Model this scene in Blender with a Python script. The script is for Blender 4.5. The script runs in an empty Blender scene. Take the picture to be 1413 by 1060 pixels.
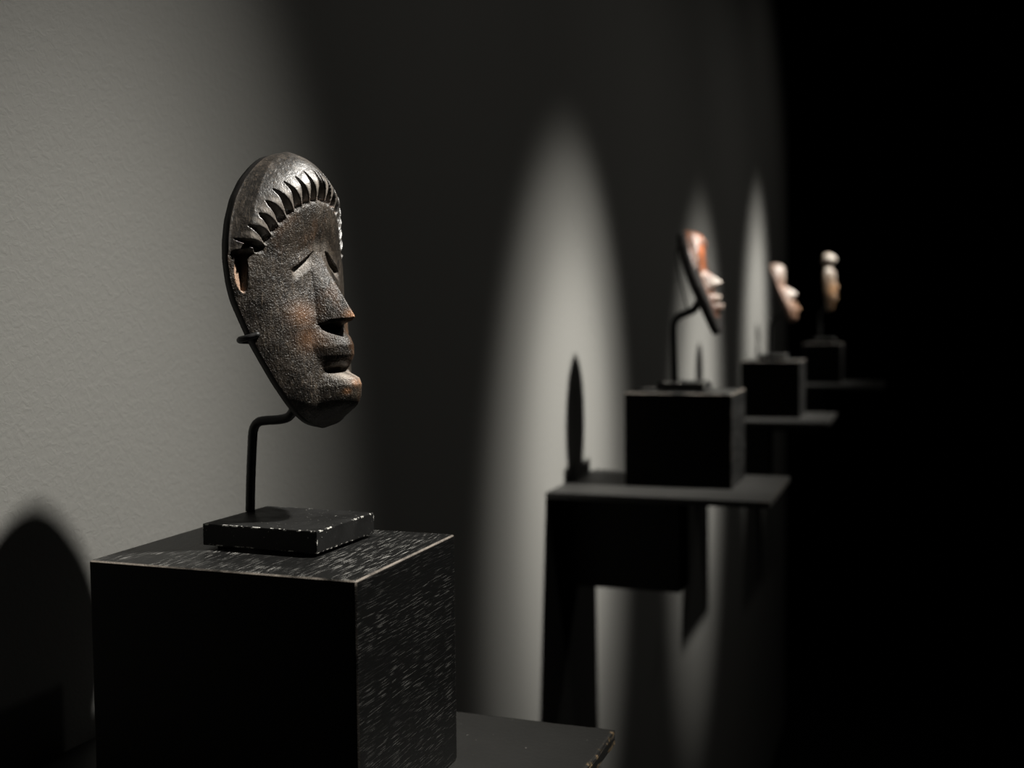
import bpy, bmesh, math
import numpy as np
from mathutils import Matrix, Vector

# ------------------------------------------------------------------ camera
EYE = 1.5                                    # eye height above the floor; fitted heights are relative to it
sc = bpy.context.scene
col = sc.collection
F_PX, YAW, PIT, ROL, CX = 1554.83, 0.3447, 0.0579, -0.0095, 0.443
fw = Vector((-math.sin(YAW)*math.cos(PIT), math.cos(YAW)*math.cos(PIT), -math.sin(PIT)))
rt = Vector((math.cos(YAW), math.sin(YAW), 0))
up = rt.cross(fw)
r2 = rt*math.cos(ROL) + up*math.sin(ROL)
u2 = -rt*math.sin(ROL) + up*math.cos(ROL)
cd = bpy.data.cameras.new('camera')
cam = bpy.data.objects.new('camera', cd)
col.objects.link(cam)
m = Matrix((r2, u2, -fw)).transposed().to_4x4()
m.translation = (CX, 0, EYE)
cam.matrix_world = m
cd.sensor_width = 36
cd.lens = F_PX/1413*36
cd.clip_start = 0.02
cd.dof.use_dof = True
cd.dof.focus_distance = 0.56
cd.dof.aperture_fstop = 7.5
sc.camera = cam

# ------------------------------------------------------------------ world, lamps, exposure
w = bpy.data.worlds.new('world'); sc.world = w
w.use_nodes = True
w.node_tree.nodes['Background'].inputs[0].default_value = (0.0, 0.0, 0.0, 1)
sc.view_settings.view_transform = 'Standard'
sc.view_settings.look = 'None'
sc.view_settings.gamma = 1
sc.view_settings.exposure = 0
sc.view_settings.use_curve_mapping = False

def spot(name, loc, aim, power, half, blend, radius, color=(1, .965, .90)):
    l = bpy.data.lights.new(name, 'SPOT')
    l.energy = power; l.spot_size = math.radians(half*2); l.spot_blend = blend
    l.shadow_soft_size = radius; l.color = color
    o = bpy.data.objects.new(name, l); col.objects.link(o)
    p = Vector(loc) + Vector((0, 0, EYE)); a = Vector(aim) + Vector((0, 0, EYE))
    o.location = p
    o.rotation_euler = (a-p).to_track_quat('-Z', 'Y').to_euler()
    return o

LAMPS = [  # lamp position, point of the wall it is aimed at, power, half angle, blend
    ((0.96, 0.79, 1.32), (0, 0.455, -0.26), 250, 11.2, 1.0),
    ((1.216, 1.53, 1.32), (0, 1.475, -0.21), 500, 9.0, 1.0),
    ((1.216, 2.53, 1.32), (0, 2.45, -0.22), 440, 9.4, 1.0),
    ((1.25, 3.50, 1.32), (0, 3.37, -0.04), 400, 9.6, 1.0),
]
for (p, a, pw, ha, bl) in LAMPS:
    spot('gallery_spot', p, a, pw*.55, ha*.84, bl, 0.035)
    spot('gallery_spot_halo', p, a, pw*.55, ha*1.22, bl, 0.035)
    spot('gallery_spot_spill', p, a, pw*0.015, 40, 1.0, 0.035)

# ------------------------------------------------------------------ helpers
def link(name, me, mat=None, parent=None, smooth=False):
    o = bpy.data.objects.new(name, me); col.objects.link(o)
    if mat: me.materials.append(mat)
    if parent: o.parent = parent
    if smooth:
        me.polygons.foreach_set('use_smooth', [True]*len(me.polygons))
    return o

def tag(o, label=None, cat=None, group=None, kind=None):
    if label: o['label'] = label
    if cat: o['category'] = cat
    if group: o['group'] = group
    if kind: o['kind'] = kind
    return o

def empty(name, loc, rot=None):
    o = bpy.data.objects.new(name, None); col.objects.link(o)
    o.empty_display_size = 0.02
    o.location = loc
    if rot is not None: o.rotation_euler = rot
    return o

def box_mesh(name, lo, hi, bevel=0.0, seg=2, rough=0.0, seed=0):
    """box lo..hi with bevelled edges; rough > 0 leaves the edges slightly nibbled"""
    bm = bmesh.new()
    bmesh.ops.create_cube(bm, size=1)
    lo = Vector(lo); hi = Vector(hi)
    for v in bm.verts:
        v.co = Vector([(lo[i]+hi[i])/2 + v.co[i]*(hi[i]-lo[i]) for i in range(3)])
    if rough > 0:
        bmesh.ops.subdivide_edges(bm, edges=bm.edges[:], cuts=22, use_grid_fill=True)
    if bevel > 0:
        if rough > 0:
            es = [e for e in bm.edges if len(e.link_faces) == 2 and e.calc_face_angle() > 0.5]
        else:
            es = bm.edges[:]
        bmesh.ops.bevel(bm, geom=es, offset=bevel, segments=seg, profile=0.6, affect='EDGES')
    if rough > 0:
        rs = np.random.RandomState(seed)
        c = (lo+hi)/2
        for v in bm.verts:
            near = sum(1 for i in range(3) if min(v.co[i]-lo[i], hi[i]-v.co[i]) < bevel*1.05)
            if near >= 2:
                v.co += (c-v.co).normalized()*abs(rs.normal(0, rough))
    me = bpy.data.meshes.new(name)
    bm.to_mesh(me); bm.free()
    return me

def catmull(pts, n=10):
    P = [np.array(p, float) for p in pts]
    P = [2*P[0]-P[1]] + P + [2*P[-1]-P[-2]]
    out = []
    for i in range(1, len(P)-2):
        for k in range(n):
            t = k/n
            out.append(.5*((2*P[i]) + (-P[i-1]+P[i+1])*t + (2*P[i-1]-5*P[i]+4*P[i+1]-P[i+2])*t*t
                           + (-P[i-1]+3*P[i]-3*P[i+1]+P[i+2])*t**3))
    out.append(P[-2])
    return out

def tube_mesh(name, pts, r, seg=14, n=10, cap_round=True):
    pts = [Vector(p) for p in catmull(pts, n)]
    rad = [r]*len(pts)
    if cap_round:                                   # rounded tip at the far end
        d = (pts[-1]-pts[-2]).normalized()
        e = pts[-1].copy()
        for a in (30, 60, 82):
            pts.append(e + d*r*math.sin(math.radians(a))); rad.append(r*math.cos(math.radians(a)))
    verts, faces = [], []
    ref = Vector((0.13, 0.97, 0.2)).normalized()
    for i, p in enumerate(pts):
        t = (pts[min(i+1, len(pts)-1)] - pts[max(i-1, 0)]).normalized()
        ref = (ref - t*ref.dot(t)).normalized()
        b = t.cross(ref)
        for k in range(seg):
            a = 2*math.pi*k/seg
            verts.append(p + (ref*math.cos(a)+b*math.sin(a))*rad[i])
    for i in range(len(pts)-1):
        for k in range(seg):
            k2 = (k+1) % seg
            faces.append((i*seg+k, i*seg+k2, (i+1)*seg+k2, (i+1)*seg+k))
    faces.append(tuple(range(seg))[::-1])
    faces.append(tuple((len(pts)-1)*seg+k for k in range(seg)))
    me = bpy.data.meshes.new(name)
    me.from_pydata([tuple(v) for v in verts], [], faces); me.update()
    return me

# ------------------------------------------------------------------ materials
class NT:
    def __init__(s, name):
        s.m = bpy.data.materials.new(name); s.m.use_nodes = True
        s.t = s.m.node_tree; s.t.nodes.clear()
        s.out = s.t.nodes.new('ShaderNodeOutputMaterial')
        s.b = s.t.nodes.new('ShaderNodeBsdfPrincipled')
        s.t.links.new(s.b.outputs[0], s.out.inputs[0])
    def n(s, typ, **kw):
        nd = s.t.nodes.new(typ)
        for k, v in kw.items(): setattr(nd, k, v)
        return nd
    def l(s, a, b): s.t.links.new(a, b)
    def setin(s, inp, v):
        if hasattr(v, 'is_linked') or isinstance(v, bpy.types.NodeSocket): s.l(v, inp)
        else: inp.default_value = v
    def math(s, op, a, b=None, c=None, clamp=False):
        nd = s.n('ShaderNodeMath', operation=op); nd.use_clamp = clamp
        for i, v in enumerate((a, b, c)):
            if v is not None: s.setin(nd.inputs[i], v)
        return nd.outputs[0]
    def ramp(s, v, a, b, lo=0.0, hi=1.0):
        nd = s.n('ShaderNodeMapRange', interpolation_type='SMOOTHSTEP')
        s.setin(nd.inputs[0], v)
        for i, q in enumerate((a, b, lo, hi)): nd.inputs[i+1].default_value = q
        return nd.outputs[0]
    def mix(s, f, a, b):
        nd = s.n('ShaderNodeMix', data_type='RGBA')
        s.setin(nd.inputs[0], f); s.setin(nd.inputs[6], a); s.setin(nd.inputs[7], b)
        return nd.outputs[2]
    def coords(s, which='Object', scale=(1, 1, 1), rot=(0, 0, 0)):
        tc = s.n('ShaderNodeTexCoord'); mp = s.n('ShaderNodeMapping')
        s.l(tc.outputs[which], mp.inputs[0])
        mp.inputs[3].default_value = scale; mp.inputs[2].default_value = rot
        return mp.outputs[0]
    def noise(s, vec, scale, detail=2, rough=.5, dist=0.0):
        nd = s.n('ShaderNodeTexNoise')
        s.l(vec, nd.inputs['Vector']); nd.inputs['Scale'].default_value = scale
        nd.inputs['Detail'].default_value = detail; nd.inputs['Roughness'].default_value = rough
        nd.inputs['Distortion'].default_value = dist
        return nd.outputs[0]
    def bump(s, h, strength=.5, dist=.001, prev=None):
        nd = s.n('ShaderNodeBump'); nd.inputs['Strength'].default_value = strength
        nd.inputs['Distance'].default_value = dist; s.l(h, nd.inputs['Height'])
        if prev is not None: s.l(prev, nd.inputs['Normal'])
        return nd.outputs[0]
    def edge(s, dims, r):
        """1 close to an edge of the box-shaped mesh, 0 on its faces"""
        tc = s.n('ShaderNodeTexCoord'); sp = s.n('ShaderNodeSeparateXYZ')
        s.l(tc.outputs['Generated'], sp.inputs[0])
        ns = []
        for i in range(3):
            d = s.math('MULTIPLY', s.math('MINIMUM', sp.outputs[i], s.math('SUBTRACT', 1.0, sp.outputs[i])), dims[i])
            ns.append(s.ramp(d, r*.6, r*1.4, 1.0, 0.0))
        return s.math('MAXIMUM', s.math('MAXIMUM', s.math('MULTIPLY', ns[0], ns[1]), s.math('MULTIPLY', ns[1], ns[2])),
                      s.math('MULTIPLY', ns[0], ns[2]))

def C(r, g, b): return (r, g, b, 1)

def mat_wall():
    t = NT('roller_painted_grey_wall')
    v = t.coords('Object')
    n1 = t.noise(v, 210, 3, .55, .8)
    n2 = t.noise(v, 70, 2, .5, .3)
    big = t.noise(v, 3, 2)
    t.l(t.mix(big, C(.140, .139, .130), C(.160, .159, .149)), t.b.inputs['Base Color'])
    t.b.inputs['Roughness'].default_value = .85
    t.b.inputs['Specular IOR Level'].default_value = .25
    h = t.math('ADD', t.ramp(n1, .35, .7), t.math('MULTIPLY', n2, .6))
    t.l(t.bump(h, .16, .0008), t.b.inputs['Normal'])
    return t.m

def mat_plain(name, c, rough=.8, spec=.2):
    t = NT(name)
    n = t.noise(t.coords('Object'), 40, 3)
    t.l(t.mix(n, C(*[x*.8 for x in c]), C(*[min(1, x*1.2) for x in c])), t.b.inputs['Base Color'])
    t.b.inputs['Roughness'].default_value = rough
    t.b.inputs['Specular IOR Level'].default_value = spec
    return t.m

def mat_block(name, dims, grain=1.0):
    """black stained open-grained oak, grain running along the wall (y), rubbed edges"""
    t = NT(name)
    v = t.coords('Object', (1, .045, 1))
    v2 = t.coords('Object', (1, .03, 1))
    pores = t.noise(v, 1700, 1.5, .5, .1)
    zone = t.noise(t.coords('Object', (1, .3, 1)), 60, 3, .6)
    lines = t.noise(v2, 420, 1, .4)
    pm = t.math('MULTIPLY', t.ramp(pores, .58, .66), t.ramp(zone, .30, .64), clamp=True)
    nm = t.n('ShaderNodeTexCoord'); ns = t.n('ShaderNodeSeparateXYZ'); t.l(nm.outputs['Normal'], ns.inputs[0])
    side = t.math('SUBTRACT', 1.0, t.math('ABSOLUTE', ns.outputs[1]), clamp=True)      # end grain shows no pores
    flat = t.math('ADD', .2, t.math('MULTIPLY', t.math('ABSOLUTE', ns.outputs[2]), .8))
    pm = t.math('MULTIPLY', pm, t.math('MULTIPLY', side, flat))
    tc = t.n('ShaderNodeTexCoord'); sp = t.n('ShaderNodeSeparateXYZ'); t.l(tc.outputs['Generated'], sp.inputs[0])
    top = t.ramp(sp.outputs[2], .975, .985, .12, 1.0)
    ed = t.math('MULTIPLY', t.edge(dims, .0009), top)
    wear_tone = t.math('MULTIPLY', ed, t.ramp(t.noise(t.coords('Object'), 45, 3), .34, .58))
    base = t.mix(lines, C(.0010, .0011, .0010), C(.0028, .0028, .0026))
    c = t.mix(pm, base, C(.24, .235, .22))
    c = t.mix(wear_tone, c, C(.20, .175, .15))
    t.l(c, t.b.inputs['Base Color'])
    t.l(t.ramp(pm, 0, 1, .42, .6), t.b.inputs['Roughness'])
    t.l(t.math('ADD', .06, t.math('MULTIPLY', side, .42)), t.b.inputs['Specular IOR Level'])
    hh = t.math('ADD', t.math('MULTIPLY', t.ramp(pores, .5, .72), -1.0), t.math('MULTIPLY', lines, .4))
    t.l(t.bump(hh, .35, .0005), t.b.inputs['Normal'])
    return t.m

def mat_plate(name, dims):
    t = NT(name)
    v = t.coords('Object')
    ed = t.edge(dims, .0007)
    chips = t.math('MULTIPLY', ed, t.ramp(t.noise(v, 300, 3, .7), .53, .60))
    specks = t.ramp(t.noise(v, 900, 1), .74, .78)
    scuff = t.noise(v, 55, 4, .6)
    base = t.mix(scuff, C(.004, .004, .004), C(.012, .012, .0115))
    c = t.mix(t.math('MAXIMUM', chips, t.math('MULTIPLY', specks, .35)), base, C(.55, .54, .5))
    t.l(c, t.b.inputs['Base Color'])
    t.l(t.ramp(scuff, .3, .7, .42, .6), t.b.inputs['Roughness'])
    t.b.inputs['Specular IOR Level'].default_value = .22
    t.l(t.bump(t.noise(v, 700, 2), .15, .0004), t.b.inputs['Normal'])
    return t.m

def mat_shelf(name, dims, chips=.15):
    t = NT(name)
    v = t.coords('Object')
    ed = t.edge(dims, .0022)
    worn = t.math('MULTIPLY', t.math('MULTIPLY', ed, chips), t.ramp(t.noise(v, 120, 4, .65), .48, .62))
    tc = t.n('ShaderNodeTexCoord'); sp = t.n('ShaderNodeSeparateXYZ'); t.l(tc.outputs['Generated'], sp.inputs[0])
    worn = t.math('MULTIPLY', worn, t.ramp(sp.outputs[0], .94, .98))
    specks = t.ramp(t.noise(v, 420, 1), .765, .785)
    cloud = t.noise(v, 22, 4, .6)
    base = t.mix(cloud, C(.010, .0098, .009), C(.019, .0187, .0172))
    c = t.mix(worn, base, C(.20, .14, .075))
    c = t.mix(t.math('MULTIPLY', specks, .5), c, C(.5, .48, .44))
    t.l(c, t.b.inputs['Base Color'])
    t.b.inputs['Roughness'].default_value = .55
    t.b.inputs['Specular IOR Level'].default_value = .4
    h = t.math('ADD', t.math('MULTIPLY', worn, 1.5), t.noise(v, 300, 3))
    t.l(t.bump(h, .3, .0006), t.b.inputs['Normal'])
    return t.m

def mat_carved(name, dark, mid, light, worn, gloss=.38, fibre=1.0, polish=1.0):
    """old carved wood under a handled patina; colour attribute 'wear': R rubbed wood, G polish, B pale tone: clay, and light painted on lids, lip and tooth tips"""
    t = NT(name)
    at = t.n('ShaderNodeAttribute', attribute_name='wear_tone')
    sp = t.n('ShaderNodeSeparateColor'); t.l(at.outputs['Color'], sp.inputs[0])
    R, G, B = sp.outputs[0], t.math('MULTIPLY', sp.outputs[1], polish), sp.outputs[2]
    v = t.coords('Object'); vf = t.coords('Object', (1, 1, .22))
    pat = t.noise(v, 70, 5, .65, .6)
    fib = t.noise(vf, 750, 3, .6, 1.2)
    fin = t.noise(v, 1250, 2, .6, .5)
    br = t.noise(t.coords('Object', (1, 1, .45)), 42, 4, .6, .4)
    c = t.mix(t.ramp(pat, .35, .68), C(*dark), C(*mid))
    c = t.mix(t.math('MULTIPLY', t.ramp(fib, .5, .72), .55*fibre), c, C(*light))
    spots = t.math('MULTIPLY', t.ramp(br, .56, .72), t.math('SUBTRACT', 1.0, G))
    c = t.mix(t.math('MULTIPLY', spots, .30), c, C(*[x*.5 for x in worn]))
    c = t.mix(t.math('MULTIPLY', R, t.ramp(pat, .2, .5)), c, C(*worn))
    c = t.mix(t.math('MULTIPLY', B, t.ramp(fin, .2, .5)), c, C(.42, .37, .32))
    t.l(c, t.b.inputs['Base Color'])
    rg = t.math('ADD', t.math('MULTIPLY', pat, .3), gloss-.12)
    t.l(t.math('ADD', rg, t.math('MULTIPLY', G, .04)), t.b.inputs['Roughness'])
    t.l(t.math('ADD', .5, t.math('MULTIPLY', G, .55)), t.b.inputs['Specular IOR Level'])
    dull = t.math('SUBTRACT', 1.0, t.math('MULTIPLY', G, .72))
    b1 = t.bump(t.math('MULTIPLY', fib, dull), .6*fibre, .0008)
    b2 = t.bump(t.math('MULTIPLY', fin, dull), .7, .0006, b1)
    b3 = t.bump(t.noise(v, 170, 2, .5, .5), .35, .0016, b2)
    t.l(b3, t.b.inputs['Normal'])
    return t.m

def mat_rod():
    t = NT('black_steel_rod')
    n = t.noise(t.coords('Object'), 400, 2)
    t.l(t.mix(n, C(.004, .004, .004), C(.009, .009, .009)), t.b.inputs['Base Color'])
    t.b.inputs['Roughness'].default_value = .5
    t.b.inputs['Specular IOR Level'].default_value = .35
    t.l(t.bump(n, .1, .0003), t.b.inputs['Normal'])
    return t.m

M_wall = mat_wall()
M_black = mat_plain('black_painted_wall', (.004, .004, .004), .9, .1)
M_floor = mat_plain('dark_gallery_floor', (.006, .006, .006), .7, .2)
M_rod = mat_rod()
M_rim_shade = mat_plain('black_back_shaded_rim', (.006, .005, .0045), .6, .25)  # black of the hollow back; on rims and chin it paints shade

# ------------------------------------------------------------------ the room
WALL_END = 4.19
def struct(name, lo, hi, mat):
    return tag(link(name, box_mesh(name, lo, hi), mat), kind='structure')
struct('wall_left', (-.25, -2.2, 0), (0, WALL_END, 3.1), M_wall)
struct('floor', (-2.2, -2.2, -.1), (3.4, 6.6, 0), M_floor)
struct('ceiling', (-2.2, -2.2, 3.1), (3.4, 6.6, 3.2), M_black)
struct('wall_far', (-2.2, 6.4, 0), (3.4, 6.6, 3.1), M_black)
struct('wall_right', (3.2, -2.2, 0), (3.4, 6.4, 3.1), M_black)
struct('wall_behind', (0, -2.2, 0), (3.2, -2.05, 3.1), M_black)
struct('wall_recess', (-2.2, WALL_END, 0), (-2.05, 6.4, 3.1), M_black)

# ------------------------------------------------------------------ shelves, blocks, stands
ORD = ['first', 'second', 'third', 'fourth']
UNITS = [   # shelf (x1, y0, y1, ztop), block (x0, y0, w, d, h), plate centre (x, y, turn), plate size
    dict(shelf=(.282, .372, .6204, -.2376), block=(.0672, .4381, .1447, .1128, .1229), plate=(.1387, .5057, -.0382), ps=(.0669, .057, .0110)),
    dict(shelf=(.2807, 1.358, 1.588, -.2213), block=(.0819, 1.4438, .1407, .1187, .1224), plate=(.1500, 1.5000, .0), ps=(.064, .057, .0110)),
    dict(shelf=(.2814, 2.3014, 2.551, -.2116), block=(.0958, 2.3915, .1215, .1244, .1181), plate=(.1560, 2.4550, .0), ps=(.056, .060, .0100)),
    dict(shelf=(.361, 3.215, 3.505, -.1933), block=(.1353, 3.3493, .106, .1252, .1129), plate=(.1900, 3.4120, .0), ps=(.058, .060, .0130)),
]
SH_T = .0085
shelf_lab = ['black wall shelf with a chipped worn outer corner, carrying the block under the toothed-hairline mask',
             'black wall shelf carrying the block under the red-brown mask with a bright nose and lips',
             'black wall shelf carrying the block under the slanting pale pinkish mask',
             'deep black wall shelf carrying the narrow block under the crested mask']
block_lab = ['black open-grained oak block with rubbed edges under the toothed-hairline mask',
             'black wooden block under the red-brown mask with a bright nose and lips',
             'black wooden block under the slanting pale pinkish mask',
             'narrow black wooden block under the crested mask']
stand_lab = ['black steel plate and bent rod stand with chipped edges holding the toothed-hairline mask',
             'black plate and bent rod stand holding the red-brown mask',
             'black plate and rod stand holding the slanting pale pinkish mask',
             'black plate and rod stand holding the crested mask']
stands = []
for i, U in enumerate(UNITS):
    x1, y0, y1, zt = U['shelf']
    z = EYE + zt
    sh = empty('wall_shelf', (0, (y0+y1)/2, z))
    tag(sh, shelf_lab[i], 'shelf', 'wall shelves along the grey wall')
    hy = (y1-y0)/2
    dims = (x1, y1-y0, SH_T)
    link('board', box_mesh('board', (0, -hy, -SH_T), (x1, hy, 0), .0016, 2, .0005 if i == 0 else 0, 5), mat_shelf('shelf_paint_%d' % i, dims, 1.0 if i == 0 else .12), sh)
    bx = .156 if i != 3 else .19
    link('bracket', box_mesh('bracket', (0, -.03, -SH_T-.131), (bx, .03, -SH_T), .002), mat_plain('bracket_black_%d' % i, (.006, .006, .006), .6), sh)
    # block
    a, b, wd, d, h = U['block']
    bo = link('wooden_block', box_mesh('wooden_block', (-wd/2, -d/2, 0), (wd/2, d/2, h), .0017, 3), mat_block('black_oak_%d' % i, (wd, d, h)))
    bo.location = (a+wd/2, b+d/2, z)
    tag(bo, block_lab[i], 'block', 'wooden blocks on the shelves')
    # stand: base plate on four small feet
    px, py, pr_ = U['plate']; pw, pd, ph = U['ps']
    st = empty('mask_stand', (px, py, z+h), (0, 0, pr_))
    tag(st, stand_lab[i], 'stand', 'mask stands on the blocks')
    f = .0018
    link('base_plate', box_mesh('base_plate', (-pw/2, -pd/2, f), (pw/2, pd/2, f+ph), .0006, 2), mat_plate('chipped_black_plate_%d' % i, (pw, pd, ph)), st)
    for sx in (-1, 1):
        for sy in (-1, 1):
            cx_, cy_ = sx*(pw/2-.009), sy*(pd/2-.009)
            link('foot', box_mesh('foot', (cx_-.004, cy_-.004, 0), (cx_+.004, cy_+.004, f), .0004), M_rod, st)
    U['ptop'] = z+h+f+ph
    stands.append(st)
bpy.context.view_layer.update()

def stand_tube(i, name, world_pts, r, **kw):
    inv = stands[i].matrix_world.inverted()
    pts = [inv @ Vector(p) for p in world_pts]
    o = link(name, tube_mesh(name, pts, r, **kw), M_rod, stands[i], True)
    return o

# ------------------------------------------------------------------ carved masks
def interp(v, tab):
    t = np.array(sorted(tab)); return np.interp(v, t[:, 0], t[:, 1])
def sinterp(v, tab, sig=.0022):
    t = np.array(sorted(tab)); g = np.linspace(t[0, 0], t[-1, 0], 500); y = np.interp(g, t[:, 0], t[:, 1])
    h = g[1]-g[0]; k = int(3*sig/h)+1
    ker = np.exp(-.5*(np.arange(-k, k+1)*h/sig)**2); ker /= ker.sum()
    yp = np.concatenate([2*y[0]-y[k:0:-1], y, 2*y[-1]-y[-2:-k-2:-1]])
    return np.interp(v, g, np.convolve(yp, ker, 'valid'))
def smooth01(x): x = np.clip(x, 0, 1); return x*x*(3-2*x)

def hump(v, u, tab, wtab, power=1.0, mode='round'):
    add = interp(v, tab); wd = interp(v, wtab); a = np.abs(u)/wd
    fall = np.clip(1-a*a, 0, 1)**power if mode == 'round' else np.clip(1-a, 0, 1)**power
    return add*fall, (a < 1)

def build_mask(name, loc, psi, tau, P, mat, nu=170, nv=300):
    """Carved face over an oval outline: local X = out of the face, Y = across, Z = up."""
    vmin, vmax = P['rim'][0][0], P['rim'][-1][0]
    tt = np.linspace(0, 1, nv)
    vv = vmin + (vmax-vmin)*(.5-.5*np.cos(np.pi*tt))*.35 + (vmax-vmin)*tt*.65
    a = np.linspace(-1, 1, nu)
    ss = .6*a + .4*np.sin(a*np.pi/2)
    S, V = np.meshgrid(ss, vv)
    HW = np.maximum(sinterp(V, P['rim'], .0016), .0004)
    U = S*HW
    N0 = sinterp(V, P['base'])
    edge = P.get('edge', .004)
    pw_ = sinterp(V, P['power']) if 'power' in P else 2.2
    NR = sinterp(V, P['rimn']) if 'rimn' in P else 0*V       # how far forward the rim itself lies
    lo_ = np.minimum(NR+edge, N0)
    Nn = lo_ + np.maximum(N0-lo_, 0)*(1-np.abs(S)**pw_)
    region = np.zeros(U.shape, int)                      # 0 face
    wear_tone = np.zeros(U.shape+(3,))
    A = np.abs(U)
    # hair cap with carved teeth
    c = P.get('cap')
    if c:
        th = np.degrees(np.arctan2((V-c['v0'])/c['b'], A/c['a']))
        rho = np.sqrt((A/c['a'])**2 + ((V-c['v0'])/c['b'])**2)
        jit = 1+.10*np.sin(th*1.7)+.06*np.sin(th*.61+1)
        ph = ((th-c['th0'])/c['step']) % 1.0
        k = c.get('peak', .4)
        tri = np.where(ph < k, ph/k, (1-ph)/(1-k))
        rb = c['tip'] + (c['apex']*jit**.25-c['tip'])*tri
        inside = smooth01((rho-rb)/c.get('soft', .05))
        upper = (V > c['v0']+c.get('vlow', .012))
        cap = inside*smooth01((V-(c['v0']+c.get('vlow', .012)))/.003)
        # the cap stands proud; notches are cut slightly below the brow
        taper = np.where(S > 0, np.clip((1-np.abs(S))/.12, .15, 1), np.clip((1-np.abs(S))/.45, .05, 1))
        band = ((rho > c['tip']) & (rho < c['apex']*1.03) & upper)
        if 'groove' in c:      # the cap swells out of the brow; lens-shaped gouge cuts leave the teeth between them
            x = (rho-c['tip'])/(c['apex']-c['tip'])
            low = smooth01((V-(c['v0']+c.get('vlow', .012)))/.003)
            Nn = Nn + c['rise']*smooth01(x*1.15+.08)*taper*low
            wg = .50*np.clip(1.04-x*jit, .001, 1)**.85                    # wide at the brow, pointed towards the crown
            g = np.clip(1-np.abs(ph-.5)/wg, 0, 1)**.6
            ln = smooth01((x+.06)*2.6)*np.clip((1.06-x*jit)*3, 0, 1)
            Nn = Nn - c['groove']*g*ln*low*jit*np.clip((1-np.abs(S))/.1, 0, 1)*np.where(S > 0, 1, np.clip((1-np.abs(S))/.5, 0, 1))
            cap = smooth01((x-.12)/.1)*low
            wear_tone[..., 2] = np.maximum(wear_tone[..., 2], c.get('paletip', 0)*np.clip(1.5-np.abs(ph-1.0*(ph > .5))/.15, 0, 1)*np.clip(np.sin(np.pi*np.clip(x, 0, 1))*1.5, 0, 1)*low*np.clip((S+.5)*3, 0, 1))  # pale tips: painted light on mask one's facets, white knobs on mask two
        else:
            Nn = Nn + c['rise']*cap*taper
            Nn = Nn - c.get('cut', .0)*(1-cap)*band*np.clip((rho-c['tip'])/(c['apex']-c['tip']), 0, 1)*taper
        region = np.where((cap > .5), 1, region)
        wear_tone[..., 1] = np.maximum(wear_tone[..., 1], cap)
        wear_tone[..., 0] = np.maximum(wear_tone[..., 0], c.get('redtip', 0)*band*(1-np.abs(cap-.5)*2)*(V > c['v0']+.04))
    for ft in P['features']:
        h, inn = hump(V, U, ft['tab'], ft['w'], ft.get('power', 1), ft.get('mode', 'round'))
        sel = (V > ft['tab'][0][0]) & (V < ft['tab'][-1][0]) & inn
        Nn = Nn + h
        if 'region' in ft: region = np.where(sel & (np.abs(h) > .0006) & (region != 1), ft['region'], region)
    e = P.get('eye')
    if e:
        vl = e['v'] - (A-e['u0'])*e['slope']
        win = smooth01((A-e['u0']+.003)/.004)*smooth01((e['u1']-A)/.005)
        dd = V-vl
        cut = np.where(dd > 0, smooth01(1-dd/.0007)*0, np.clip(1+dd/e['h'], 0, 1))
        Nn = Nn - e['depth']*cut*win*(dd <= 0)
        Nn = Nn + e.get('brow', .001)*win*np.clip(1-dd/.006, 0, 1)*(dd > 0)
        lid = (dd <= 0) & (dd > -e['h']) & (win > .4)
        region = np.where(lid & (region == 0), 5, region)
        wear_tone[..., 2] = np.maximum(wear_tone[..., 2], .8*np.clip(1+dd/e['h'], 0, 1)*(dd <= 0)*win)  # pale lids: light on the upturned facet, painted into the colour
    s = P.get('slot')
    if s:
        q = ((np.abs(S)-s['s'])/s['ds'])**2 + ((V-s['v']-(np.abs(S)-s['s'])*s['lean'])/s['dv'])**2
        Nn = Nn - s['depth']*smooth01((1.0-q)/.35)*np.clip(.62-(np.abs(S)-s['s'])/s['ds']*.55, .1, 1.1)
        tan = smooth01((1-((np.abs(S)-s['s']-s['ds']*.35)/(s['ds']*.8))**2-((V-s['v']+s['dv']*.40)/(s['dv']*.65))**2)/.3)
        wear_tone[..., 0] = np.maximum(wear_tone[..., 0], tan*1.0); wear_tone[..., 2] = np.maximum(wear_tone[..., 2], tan*.45)
    Nn = np.maximum(Nn, P.get('floor', .002))
    for (wv, wu, wr, ch, amt) in P.get('wear_tone', []):
        g = np.exp(-(((V-wv)**2+(A-wu)**2)/wr**2))
        wear_tone[..., ch] = np.maximum(wear_tone[..., ch], amt*g)
    if 'chisel' in P:                                    # shallow tool facets
        rs = np.random.RandomState(P.get('seed', 1))
        for _ in range(26):
            fx, fz, p0 = rs.uniform(60, 330), rs.uniform(40, 260), rs.uniform(0, 6.3)
            sg = rs.choice([-1, 1])
            Nn = Nn + P['chisel']*np.sin(U*fx*sg+V*fz+p0)/5*np.clip((1-np.abs(S))/.1, 0, 1)
    n_v, n_u = U.shape
    front = np.stack([Nn, -U, V], -1).reshape(-1, 3)
    # back: hollow shell inside the rim
    vb = np.maximum(V, P.get('back_vmin', vmin))
    back_n = np.minimum(NR, Nn-.0015) + np.maximum((Nn-NR-.010)*.8, 0)*(np.abs(S) < .86)
    back = np.stack([back_n, -U*.985, vb], -1).reshape(-1, 3)
    verts = np.concatenate([front, back])
    nf = n_v*n_u
    faces, freg = [], []
    idx = np.arange(nf).reshape(n_v, n_u)
    q = np.stack([idx[:-1, :-1], idx[1:, :-1], idx[1:, 1:], idx[:-1, 1:]], -1).reshape(-1, 4)
    rq = np.maximum.reduce([region[:-1, :-1], region[1:, :-1], region[1:, 1:], region[:-1, 1:]])
    rq = region[:-1, :-1].reshape(-1)
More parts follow.
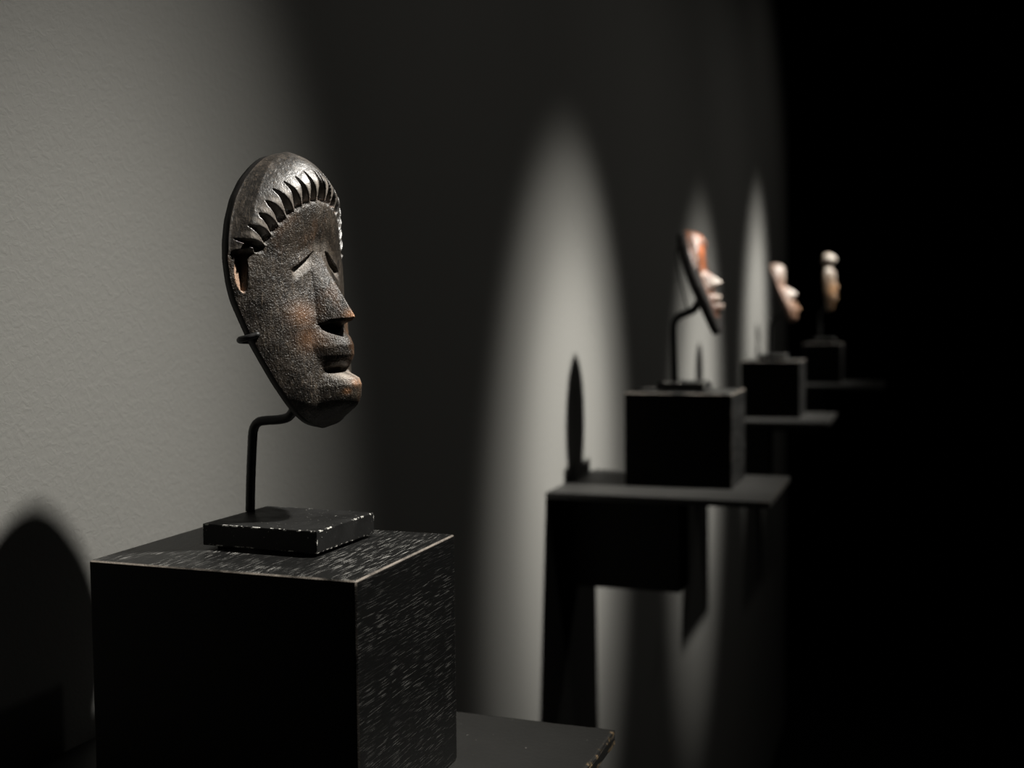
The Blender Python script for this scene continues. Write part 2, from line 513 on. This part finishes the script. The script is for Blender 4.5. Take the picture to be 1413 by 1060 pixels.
    if 'rim_s' in P:
        rq = np.where((np.abs(S[:-1, :-1]) > np.interp(V[:-1, :-1], [.018, .034], [P['rim_s'], max(P['rim_s'], .9)])).reshape(-1) & (rq == 0), 7, rq)  # outer strip of the front goes black too, as painted shade
        rq = np.where((V[:-1, :-1] < P.get('shade_below', -9)).reshape(-1), 7, rq)  # chin takes the same black to paint the shade on it
    qb = q[:, ::-1] + nf
    ring = list(idx[0, :]) + list(idx[1:, -1]) + list(idx[-1, -2::-1]) + list(idx[-2:0:-1, 0])
    ring = np.array(ring); rn = np.roll(ring, -1)
    sd = np.stack([ring, rn, rn+nf, ring+nf], -1)
    allf = np.concatenate([q, qb, sd])
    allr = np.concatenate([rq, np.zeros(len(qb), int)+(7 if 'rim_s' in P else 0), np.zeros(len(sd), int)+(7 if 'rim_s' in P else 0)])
    full = bpy.data.meshes.new('tmp')
    full.from_pydata(verts.tolist(), [], allf.tolist()); full.update()
    vn = np.zeros(len(verts)*3); full.vertex_normals.foreach_get('vector', vn)
    vn = vn.reshape(-1, 3)
    wv_ = np.concatenate([wear_tone.reshape(-1, 3), np.zeros((nf, 3))])
    bpy.data.meshes.remove(full)
    root = empty(name, loc)
    root.rotation_euler = (Matrix.Rotation(-psi, 3, 'Z') @ Matrix.Rotation(-tau, 3, 'Y')).to_euler()
    names = {0: 'face', 1: P.get('cap_name', 'hair_cap'), 2: 'nose', 3: 'upper_lip', 4: 'lower_lip', 5: 'eyelids', 6: 'crest', 7: 'shaded_back_rim'}
    for r in sorted(set(allr.tolist())):
        fsel = allf[allr == r]
        if len(fsel) < 12: continue
        ids, invx = np.unique(fsel, return_inverse=True)
        invx = invx.reshape(fsel.shape)
        me = bpy.data.meshes.new(names[r])
        me.from_pydata(verts[ids].tolist(), [], invx.tolist()); me.update()
        me.polygons.foreach_set('use_smooth', [True]*len(me.polygons))
        ca = me.color_attributes.new('wear_tone', 'FLOAT_COLOR', 'POINT')
        cl = np.ones((len(ids), 4)); cl[:, :3] = wv_[ids]
        ca.data.foreach_set('color', cl.reshape(-1))
        me.normals_split_custom_set_from_vertices(vn[ids].tolist())
        link(names[r], me, M_rim_shade if r == 7 else mat, root)
    return root

MASK1 = dict(
    rim=[(-.0762, 0), (-.0752, .0090), (-.0720, .0155), (-.0670, .0210), (-.0611, .0250), (-.0512, .0298), (-.0405, .0340), (-.0304, .0374), (-.0194, .0403),
         (-.0104, .0430), (.0002, .0454), (.0109, .0461), (.0198, .0452), (.0308, .0422), (.0422, .0368), (.0520, .0292),
         (.0598, .0200), (.0650, .0120), (.0675, .0062), (.0685, 0)],
    rimn=[(-.0762, .0170), (-.0685, .0155), (-.0611, .0135), (-.0512, .0105), (-.0405, .0075), (-.0304, .0045), (-.0194, .0020), (-.0080, 0), (.07, 0)],
    base=[(-.0762, .018), (-.0755, .0195), (-.073, .0235), (-.069, .0285), (-.0660, .0310), (-.0635, .0318), (-.06, .0312), (-.05, .0300), (-.035, .0298), (-.02, .0290),
          (-.008, .0270), (0, .0258), (.0142, .0250), (.0189, .0262), (.0258, .0280), (.0348, .0292), (.044, .0282), (.0519, .0252), (.0603, .0195), (.0660, .0125), (.0685, .006)],
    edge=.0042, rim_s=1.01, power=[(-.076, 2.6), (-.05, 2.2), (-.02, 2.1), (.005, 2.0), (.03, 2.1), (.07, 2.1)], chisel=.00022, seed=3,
    cap=dict(v0=-.005, a=.0376, b=.047, tip=.935, apex=1.255, th0=21.9, step=7.8, peak=.42, rise=.0046, groove=.0060, paletip=.5, vlow=.018, soft=.035, redtip=.35),
    features=[
        dict(tab=[(-.0246, 0), (-.0238, .004), (-.0226, .0125), (-.0209, .0150), (-.0142, .0120), (-.0051, .0080), (.0055, .0032), (.0142, .0), (.0180, 0)],
             w=[(-.0246, .0115), (-.0209, .0110), (-.005, .0095), (.0142, .0075)], mode='tri', power=.85, region=2),
        dict(tab=[(-.0720, 0), (-.060, .0012), (-.045, .0022), (-.030, .0030), (-.0245, .0025), (-.0235, 0)], w=[(-.072, .0150), (-.045, .0170), (-.024, .0140)], power=1.3),
        dict(tab=[(-.0456, 0), (-.0449, .0016), (-.0440, .0038), (-.0425, .0054), (-.0395, .0070), (-.0345, .0070), (-.0305, .0052), (-.0275, .0020), (-.0255, 0)],
             w=[(-.0456, .0120), (-.035, .0150), (-.0255, .0130)], region=3, power=1.3),
        dict(tab=[(-.0480, 0), (-.0474, -.0025), (-.0458, -.0025), (-.0453, 0)], w=[(-.05, .0085), (-.04, .0085)], power=.5),
        dict(tab=[(-.0730, 0), (-.0690, .0035), (-.0657, .0066), (-.0603, .0088), (-.0550, .0102), (-.0518, .0094), (-.0500, .0060), (-.0484, .0020), (-.0474, 0)],
             w=[(-.073, .0150), (-.055, .0150), (-.047, .0115)], region=4, power=1.25),
    ],
    eye=dict(v=.0135, u0=.0070, u1=.0205, slope=.66, h=.0072, depth=.0034, brow=.0008),
    slot=dict(s=.900, ds=.060, v=.0070, dv=.0125, lean=-.06, depth=.0042),
    wear_tone=[(-.0200, 0, .0028, 0, .9), (-.0535, .002, .0022, 0, .75), (-.058, .006, .0015, 0, .6), (-.0502, .004, .0036, 2, .75),  # the pale lower-lip entry paints light on its ledge
          (-.018, .018, .006, 0, .35), (-.030, .016, .006, 0, .28), (.0165, .003, .003, 2, .35)],
)
M_mask1 = mat_carved('dark_handled_wood', (.009, .0075, .006), (.036, .027, .019), (.140, .110, .082), (.33, .15, .06))
mk = build_mask('carved_mask', (.1301, .5184, EYE+.0187), math.radians(8), math.radians(5), MASK1, M_mask1, 250, 420)
tag(mk, 'dark brown carved wooden mask with a toothed hairline and half-closed eyes', 'mask', 'carved masks on stands')

# stand 1: rod, back bar and the two prongs that grip the rim
yr = .5176
pt = UNITS[0]['ptop']
stand_tube(0, 'rod', [(.1070, yr, pt), (.1078, yr, EYE-.085), (.1092, yr, EYE-.066), (.1102, yr, EYE-.0580), (.1130, yr, EYE-.0540),
                      (.1180, yr, EYE-.0528), (.1270, yr, EYE-.0520), (.1325, yr, EYE-.0500), (.1352, yr, EYE-.0450), (.1347, yr, EYE-.034), (.1335, yr+.001, EYE-.016)], .0025)
bpy.context.view_layer.update()
def mask_pt(mk, n, u, v): return mk.matrix_world @ Vector((n, -u, v))
for sgn in (1, -1):
    stand_tube(0, 'prong', [mask_pt(mk, *p) for p in ((.0005, .002*sgn, -.030), (-.0005, .020*sgn, -.0290), (.0005, .0365*sgn, -.0285), (.0025, .0400*sgn, -.0280), (.0072, .0400*sgn, -.0275), (.0105, .0370*sgn, -.0265))], .0016)

# ---- mask 2: red-brown, lumpy hair band, strong nose and lips, leaning back
MASK2 = dict(
    rim=[(-.0740, 0), (-.0725, .0080), (-.066, .0130), (-.050, .0200), (-.030, .0290), (-.010, .0360), (.010, .0390), (.030, .0370), (.048, .0300), (.060, .0200), (.0675, .0090), (.0700, 0)],
    base=[(-.0740, .010), (-.070, .011), (-.055, .0125), (-.030, .015), (0, .016), (.015, .017), (.030, .022), (.045, .026), (.058, .022), (.066, .015), (.0700, .006)],
    edge=.0130, rim_s=.64, shade_below=-.053, chisel=.0003, seed=8,
    cap=dict(v0=.0, a=.034, b=.046, tip=.95, apex=1.14, th0=14, step=15, peak=.45, rise=.0060, groove=.0040, paletip=1.0, vlow=.012, soft=.06),
    features=[
        dict(tab=[(-.0165, 0), (-.0150, .012), (-.0120, .0185), (-.004, .0140), (.006, .0060), (.014, 0)], w=[(-.0165, .012), (.014, .006)], mode='tri', power=.8, region=2),
        dict(tab=[(-.0350, 0), (-.0335, .008), (-.0285, .0120), (-.0235, .006), (-.0215, 0)], w=[(-.035, .015), (-.02, .014)], region=3, power=.8),
        dict(tab=[(-.0500, 0), (-.0450, .009), (-.0400, .0125), (-.0365, .006), (-.0352, 0)], w=[(-.05, .013), (-.035, .015)], region=4, power=.8),
    ],
    eye=dict(v=.0100, u0=.006, u1=.021, slope=.3, h=.006, depth=.003),
    wear_tone=[(.040, 0, .016, 0, 1.0), (-.010, 0, .008, 2, .9), (-.030, 0, .008, 2, .8), (-.041, 0, .006, 2, .7), (.02, .0, .01, 0, .6)],
)
M_mask2 = mat_carved('red_brown_wood', (.040, .018, .010), (.11, .045, .025), (.17, .10, .07), (.40, .12, .045), .36, .5, .25)
t2 = math.radians(20)
mk2 = build_mask('carved_mask', (.1660, 1.497, EYE+.0450), math.radians(4), t2, MASK2, M_mask2, 110, 180)
tag(mk2, 'red-brown carved mask leaning back, with a bright nose, full lips and a knobbly hairline', 'mask', 'carved masks on stands')
yr = 1.497
stand_tube(1, 'rod', [(.1374, yr, UNITS[1]['ptop']), (.1362, yr, EYE-.05), (.1352, yr, EYE-.018), (.1372, yr, EYE-.0060), (.1440, yr, EYE+.0010), (.1530, yr, EYE+.0050), (.1640, yr, EYE+.0100), (.1700, yr, EYE+.020)], .0052)
bpy.context.view_layer.update()
stand_tube(1, 'back_wire', [(.1560, yr, EYE+.0070), (.1500, yr, EYE+.030), (.1430, yr, EYE+.060), (.1400, yr, EYE+.085), (.1440, yr, EYE+.100)], .0012)

# ---- mask 3: pale pinkish, round brow, slanting forward at the chin
MASK3 = dict(
    rim=[(-.0660, 0), (-.0640, .0070), (-.055, .0130), (-.035, .0200), (-.010, .0280), (.010, .0330), (.030, .0360), (.045, .0330), (.056, .0240), (.0625, .0120), (.0650, 0)],
    base=[(-.0660, .012), (-.060, .018), (-.045, .020), (-.025, .018), (0, .015), (.012, .014), (.025, .021), (.042, .027), (.055, .023), (.061, .015), (.0650, .006)],
    edge=.007, chisel=.0003, seed=15,
    cap=dict(v0=.005, a=.032, b=.040, tip=1.0, apex=1.10, th0=8, step=13, peak=.5, rise=.0030, cut=.001, vlow=.012, soft=.06),
    features=[
        dict(tab=[(-.0200, 0), (-.0180, .012), (-.0140, .0170), (-.003, .0120), (.006, .0050), (.013, 0)], w=[(-.02, .014), (.013, .007)], mode='tri', power=.7, region=2),
        dict(tab=[(-.0370, 0), (-.0345, .006), (-.0300, .0085), (-.0250, 0)], w=[(-.037, .014), (-.025, .013)], region=3, power=.8),
        dict(tab=[(-.0520, 0), (-.0470, .008), (-.0410, .0090), (-.0375, 0)], w=[(-.052, .013), (-.037, .014)], region=4, power=.8),
    ],
    eye=dict(v=.0080, u0=.006, u1=.021, slope=.25, h=.005, depth=.003),
    wear_tone=[(.040, 0, .022, 2, .75), (-.010, 0, .012, 2, 1.0), (-.045, 0, .012, 0, .6), (.02, 0, .01, 0, .5), (-.030, .005, .01, 0, .5)],
)
M_mask3 = mat_carved('pale_pinkish_wood', (.09, .05, .035), (.19, .11, .08), (.30, .21, .17), (.42, .22, .11), .42, .4, .2)
t3 = math.radians(21)
mk3 = build_mask('carved_mask', (.1690, 2.450, EYE+.0480), math.radians(2), t3, MASK3, M_mask3, 90, 140)
tag(mk3, 'slanting pale pinkish carved mask with a round brow and whitened nose', 'mask', 'carved masks on stands')
yr = 2.450
stand_tube(2, 'rod', [(.1480, yr, UNITS[2]['ptop']), (.1480, yr, EYE-.045), (.1490, yr, EYE-.020), (.1560, yr, EYE-.008), (.1680, yr, EYE-.001), (.1770, yr, EYE+.008), (.1780, yr, EYE+.018)], .0028)

# ---- mask 4: tan face tapering to the chin below a pale two-lobed crest
MASK4 = dict(
    rim=[(-.0840, 0), (-.0815, .0070), (-.070, .0130), (-.050, .0200), (-.025, .0290), (.000, .0330), (.018, .0320), (.034, .0250), (.0420, .0170), (.0470, .0160), (.0530, .0250), (.0640, .0330), (.0760, .0300), (.0815, .0180), (.0840, 0)],
    base=[(-.0840, .008), (-.079, .014), (-.055, .020), (-.025, .022), (0, .022), (.015, .025), (.030, .024), (.0400, .014), (.0470, .012), (.0550, .022), (.066, .028), (.077, .022), (.0840, .008)],
    edge=.006, chisel=.0003, seed=21, cap_name='crest',
    cap=dict(v0=-.0435, a=5, b=.09, tip=1.0, apex=1.02, th0=0, step=30, peak=.5, rise=.002, cut=.0, vlow=.085, soft=.02),
    features=[
        dict(tab=[(-.0270, 0), (-.0250, .008), (-.0210, .0110), (-.008, .0075), (.004, .0030), (.012, 0)], w=[(-.027, .011), (.012, .006)], mode='tri', power=.8, region=2),
        dict(tab=[(-.0450, 0), (-.0420, .006), (-.0380, .0085), (-.0340, 0)], w=[(-.045, .012), (-.034, .012)], region=3, power=.8),
        dict(tab=[(-.0580, 0), (-.0520, .007), (-.0480, .0080), (-.0455, 0)], w=[(-.058, .011), (-.045, .012)], region=4, power=.8),
    ],
    eye=dict(v=.0060, u0=.006, u1=.020, slope=.2, h=.005, depth=.003),
    wear_tone=[(.066, 0, .030, 2, 1.0), (.022, .0, .016, 2, .55), (-.025, 0, .020, 0, .75), (-.055, .0, .014, 0, .5)],
)
M_mask4 = mat_carved('tan_wood', (.07, .045, .028), (.15, .095, .058), (.24, .17, .11), (.45, .23, .09), .42, .4, .2)
mk4 = build_mask('carved_mask', (.1960, 3.412, EYE+.0970), math.radians(14), math.radians(3), MASK4, M_mask4, 90, 150)
tag(mk4, 'tan carved mask tapering to the chin below a pale rounded crest', 'mask', 'carved masks on stands')
yr = 3.412
stand_tube(3, 'rod', [(.1780, yr, UNITS[3]['ptop']), (.1780, yr, EYE-.020), (.1790, yr, EYE+.000), (.1850, yr, EYE+.012), (.1935, yr, EYE+.020), (.1960, yr, EYE+.035)], .0028)
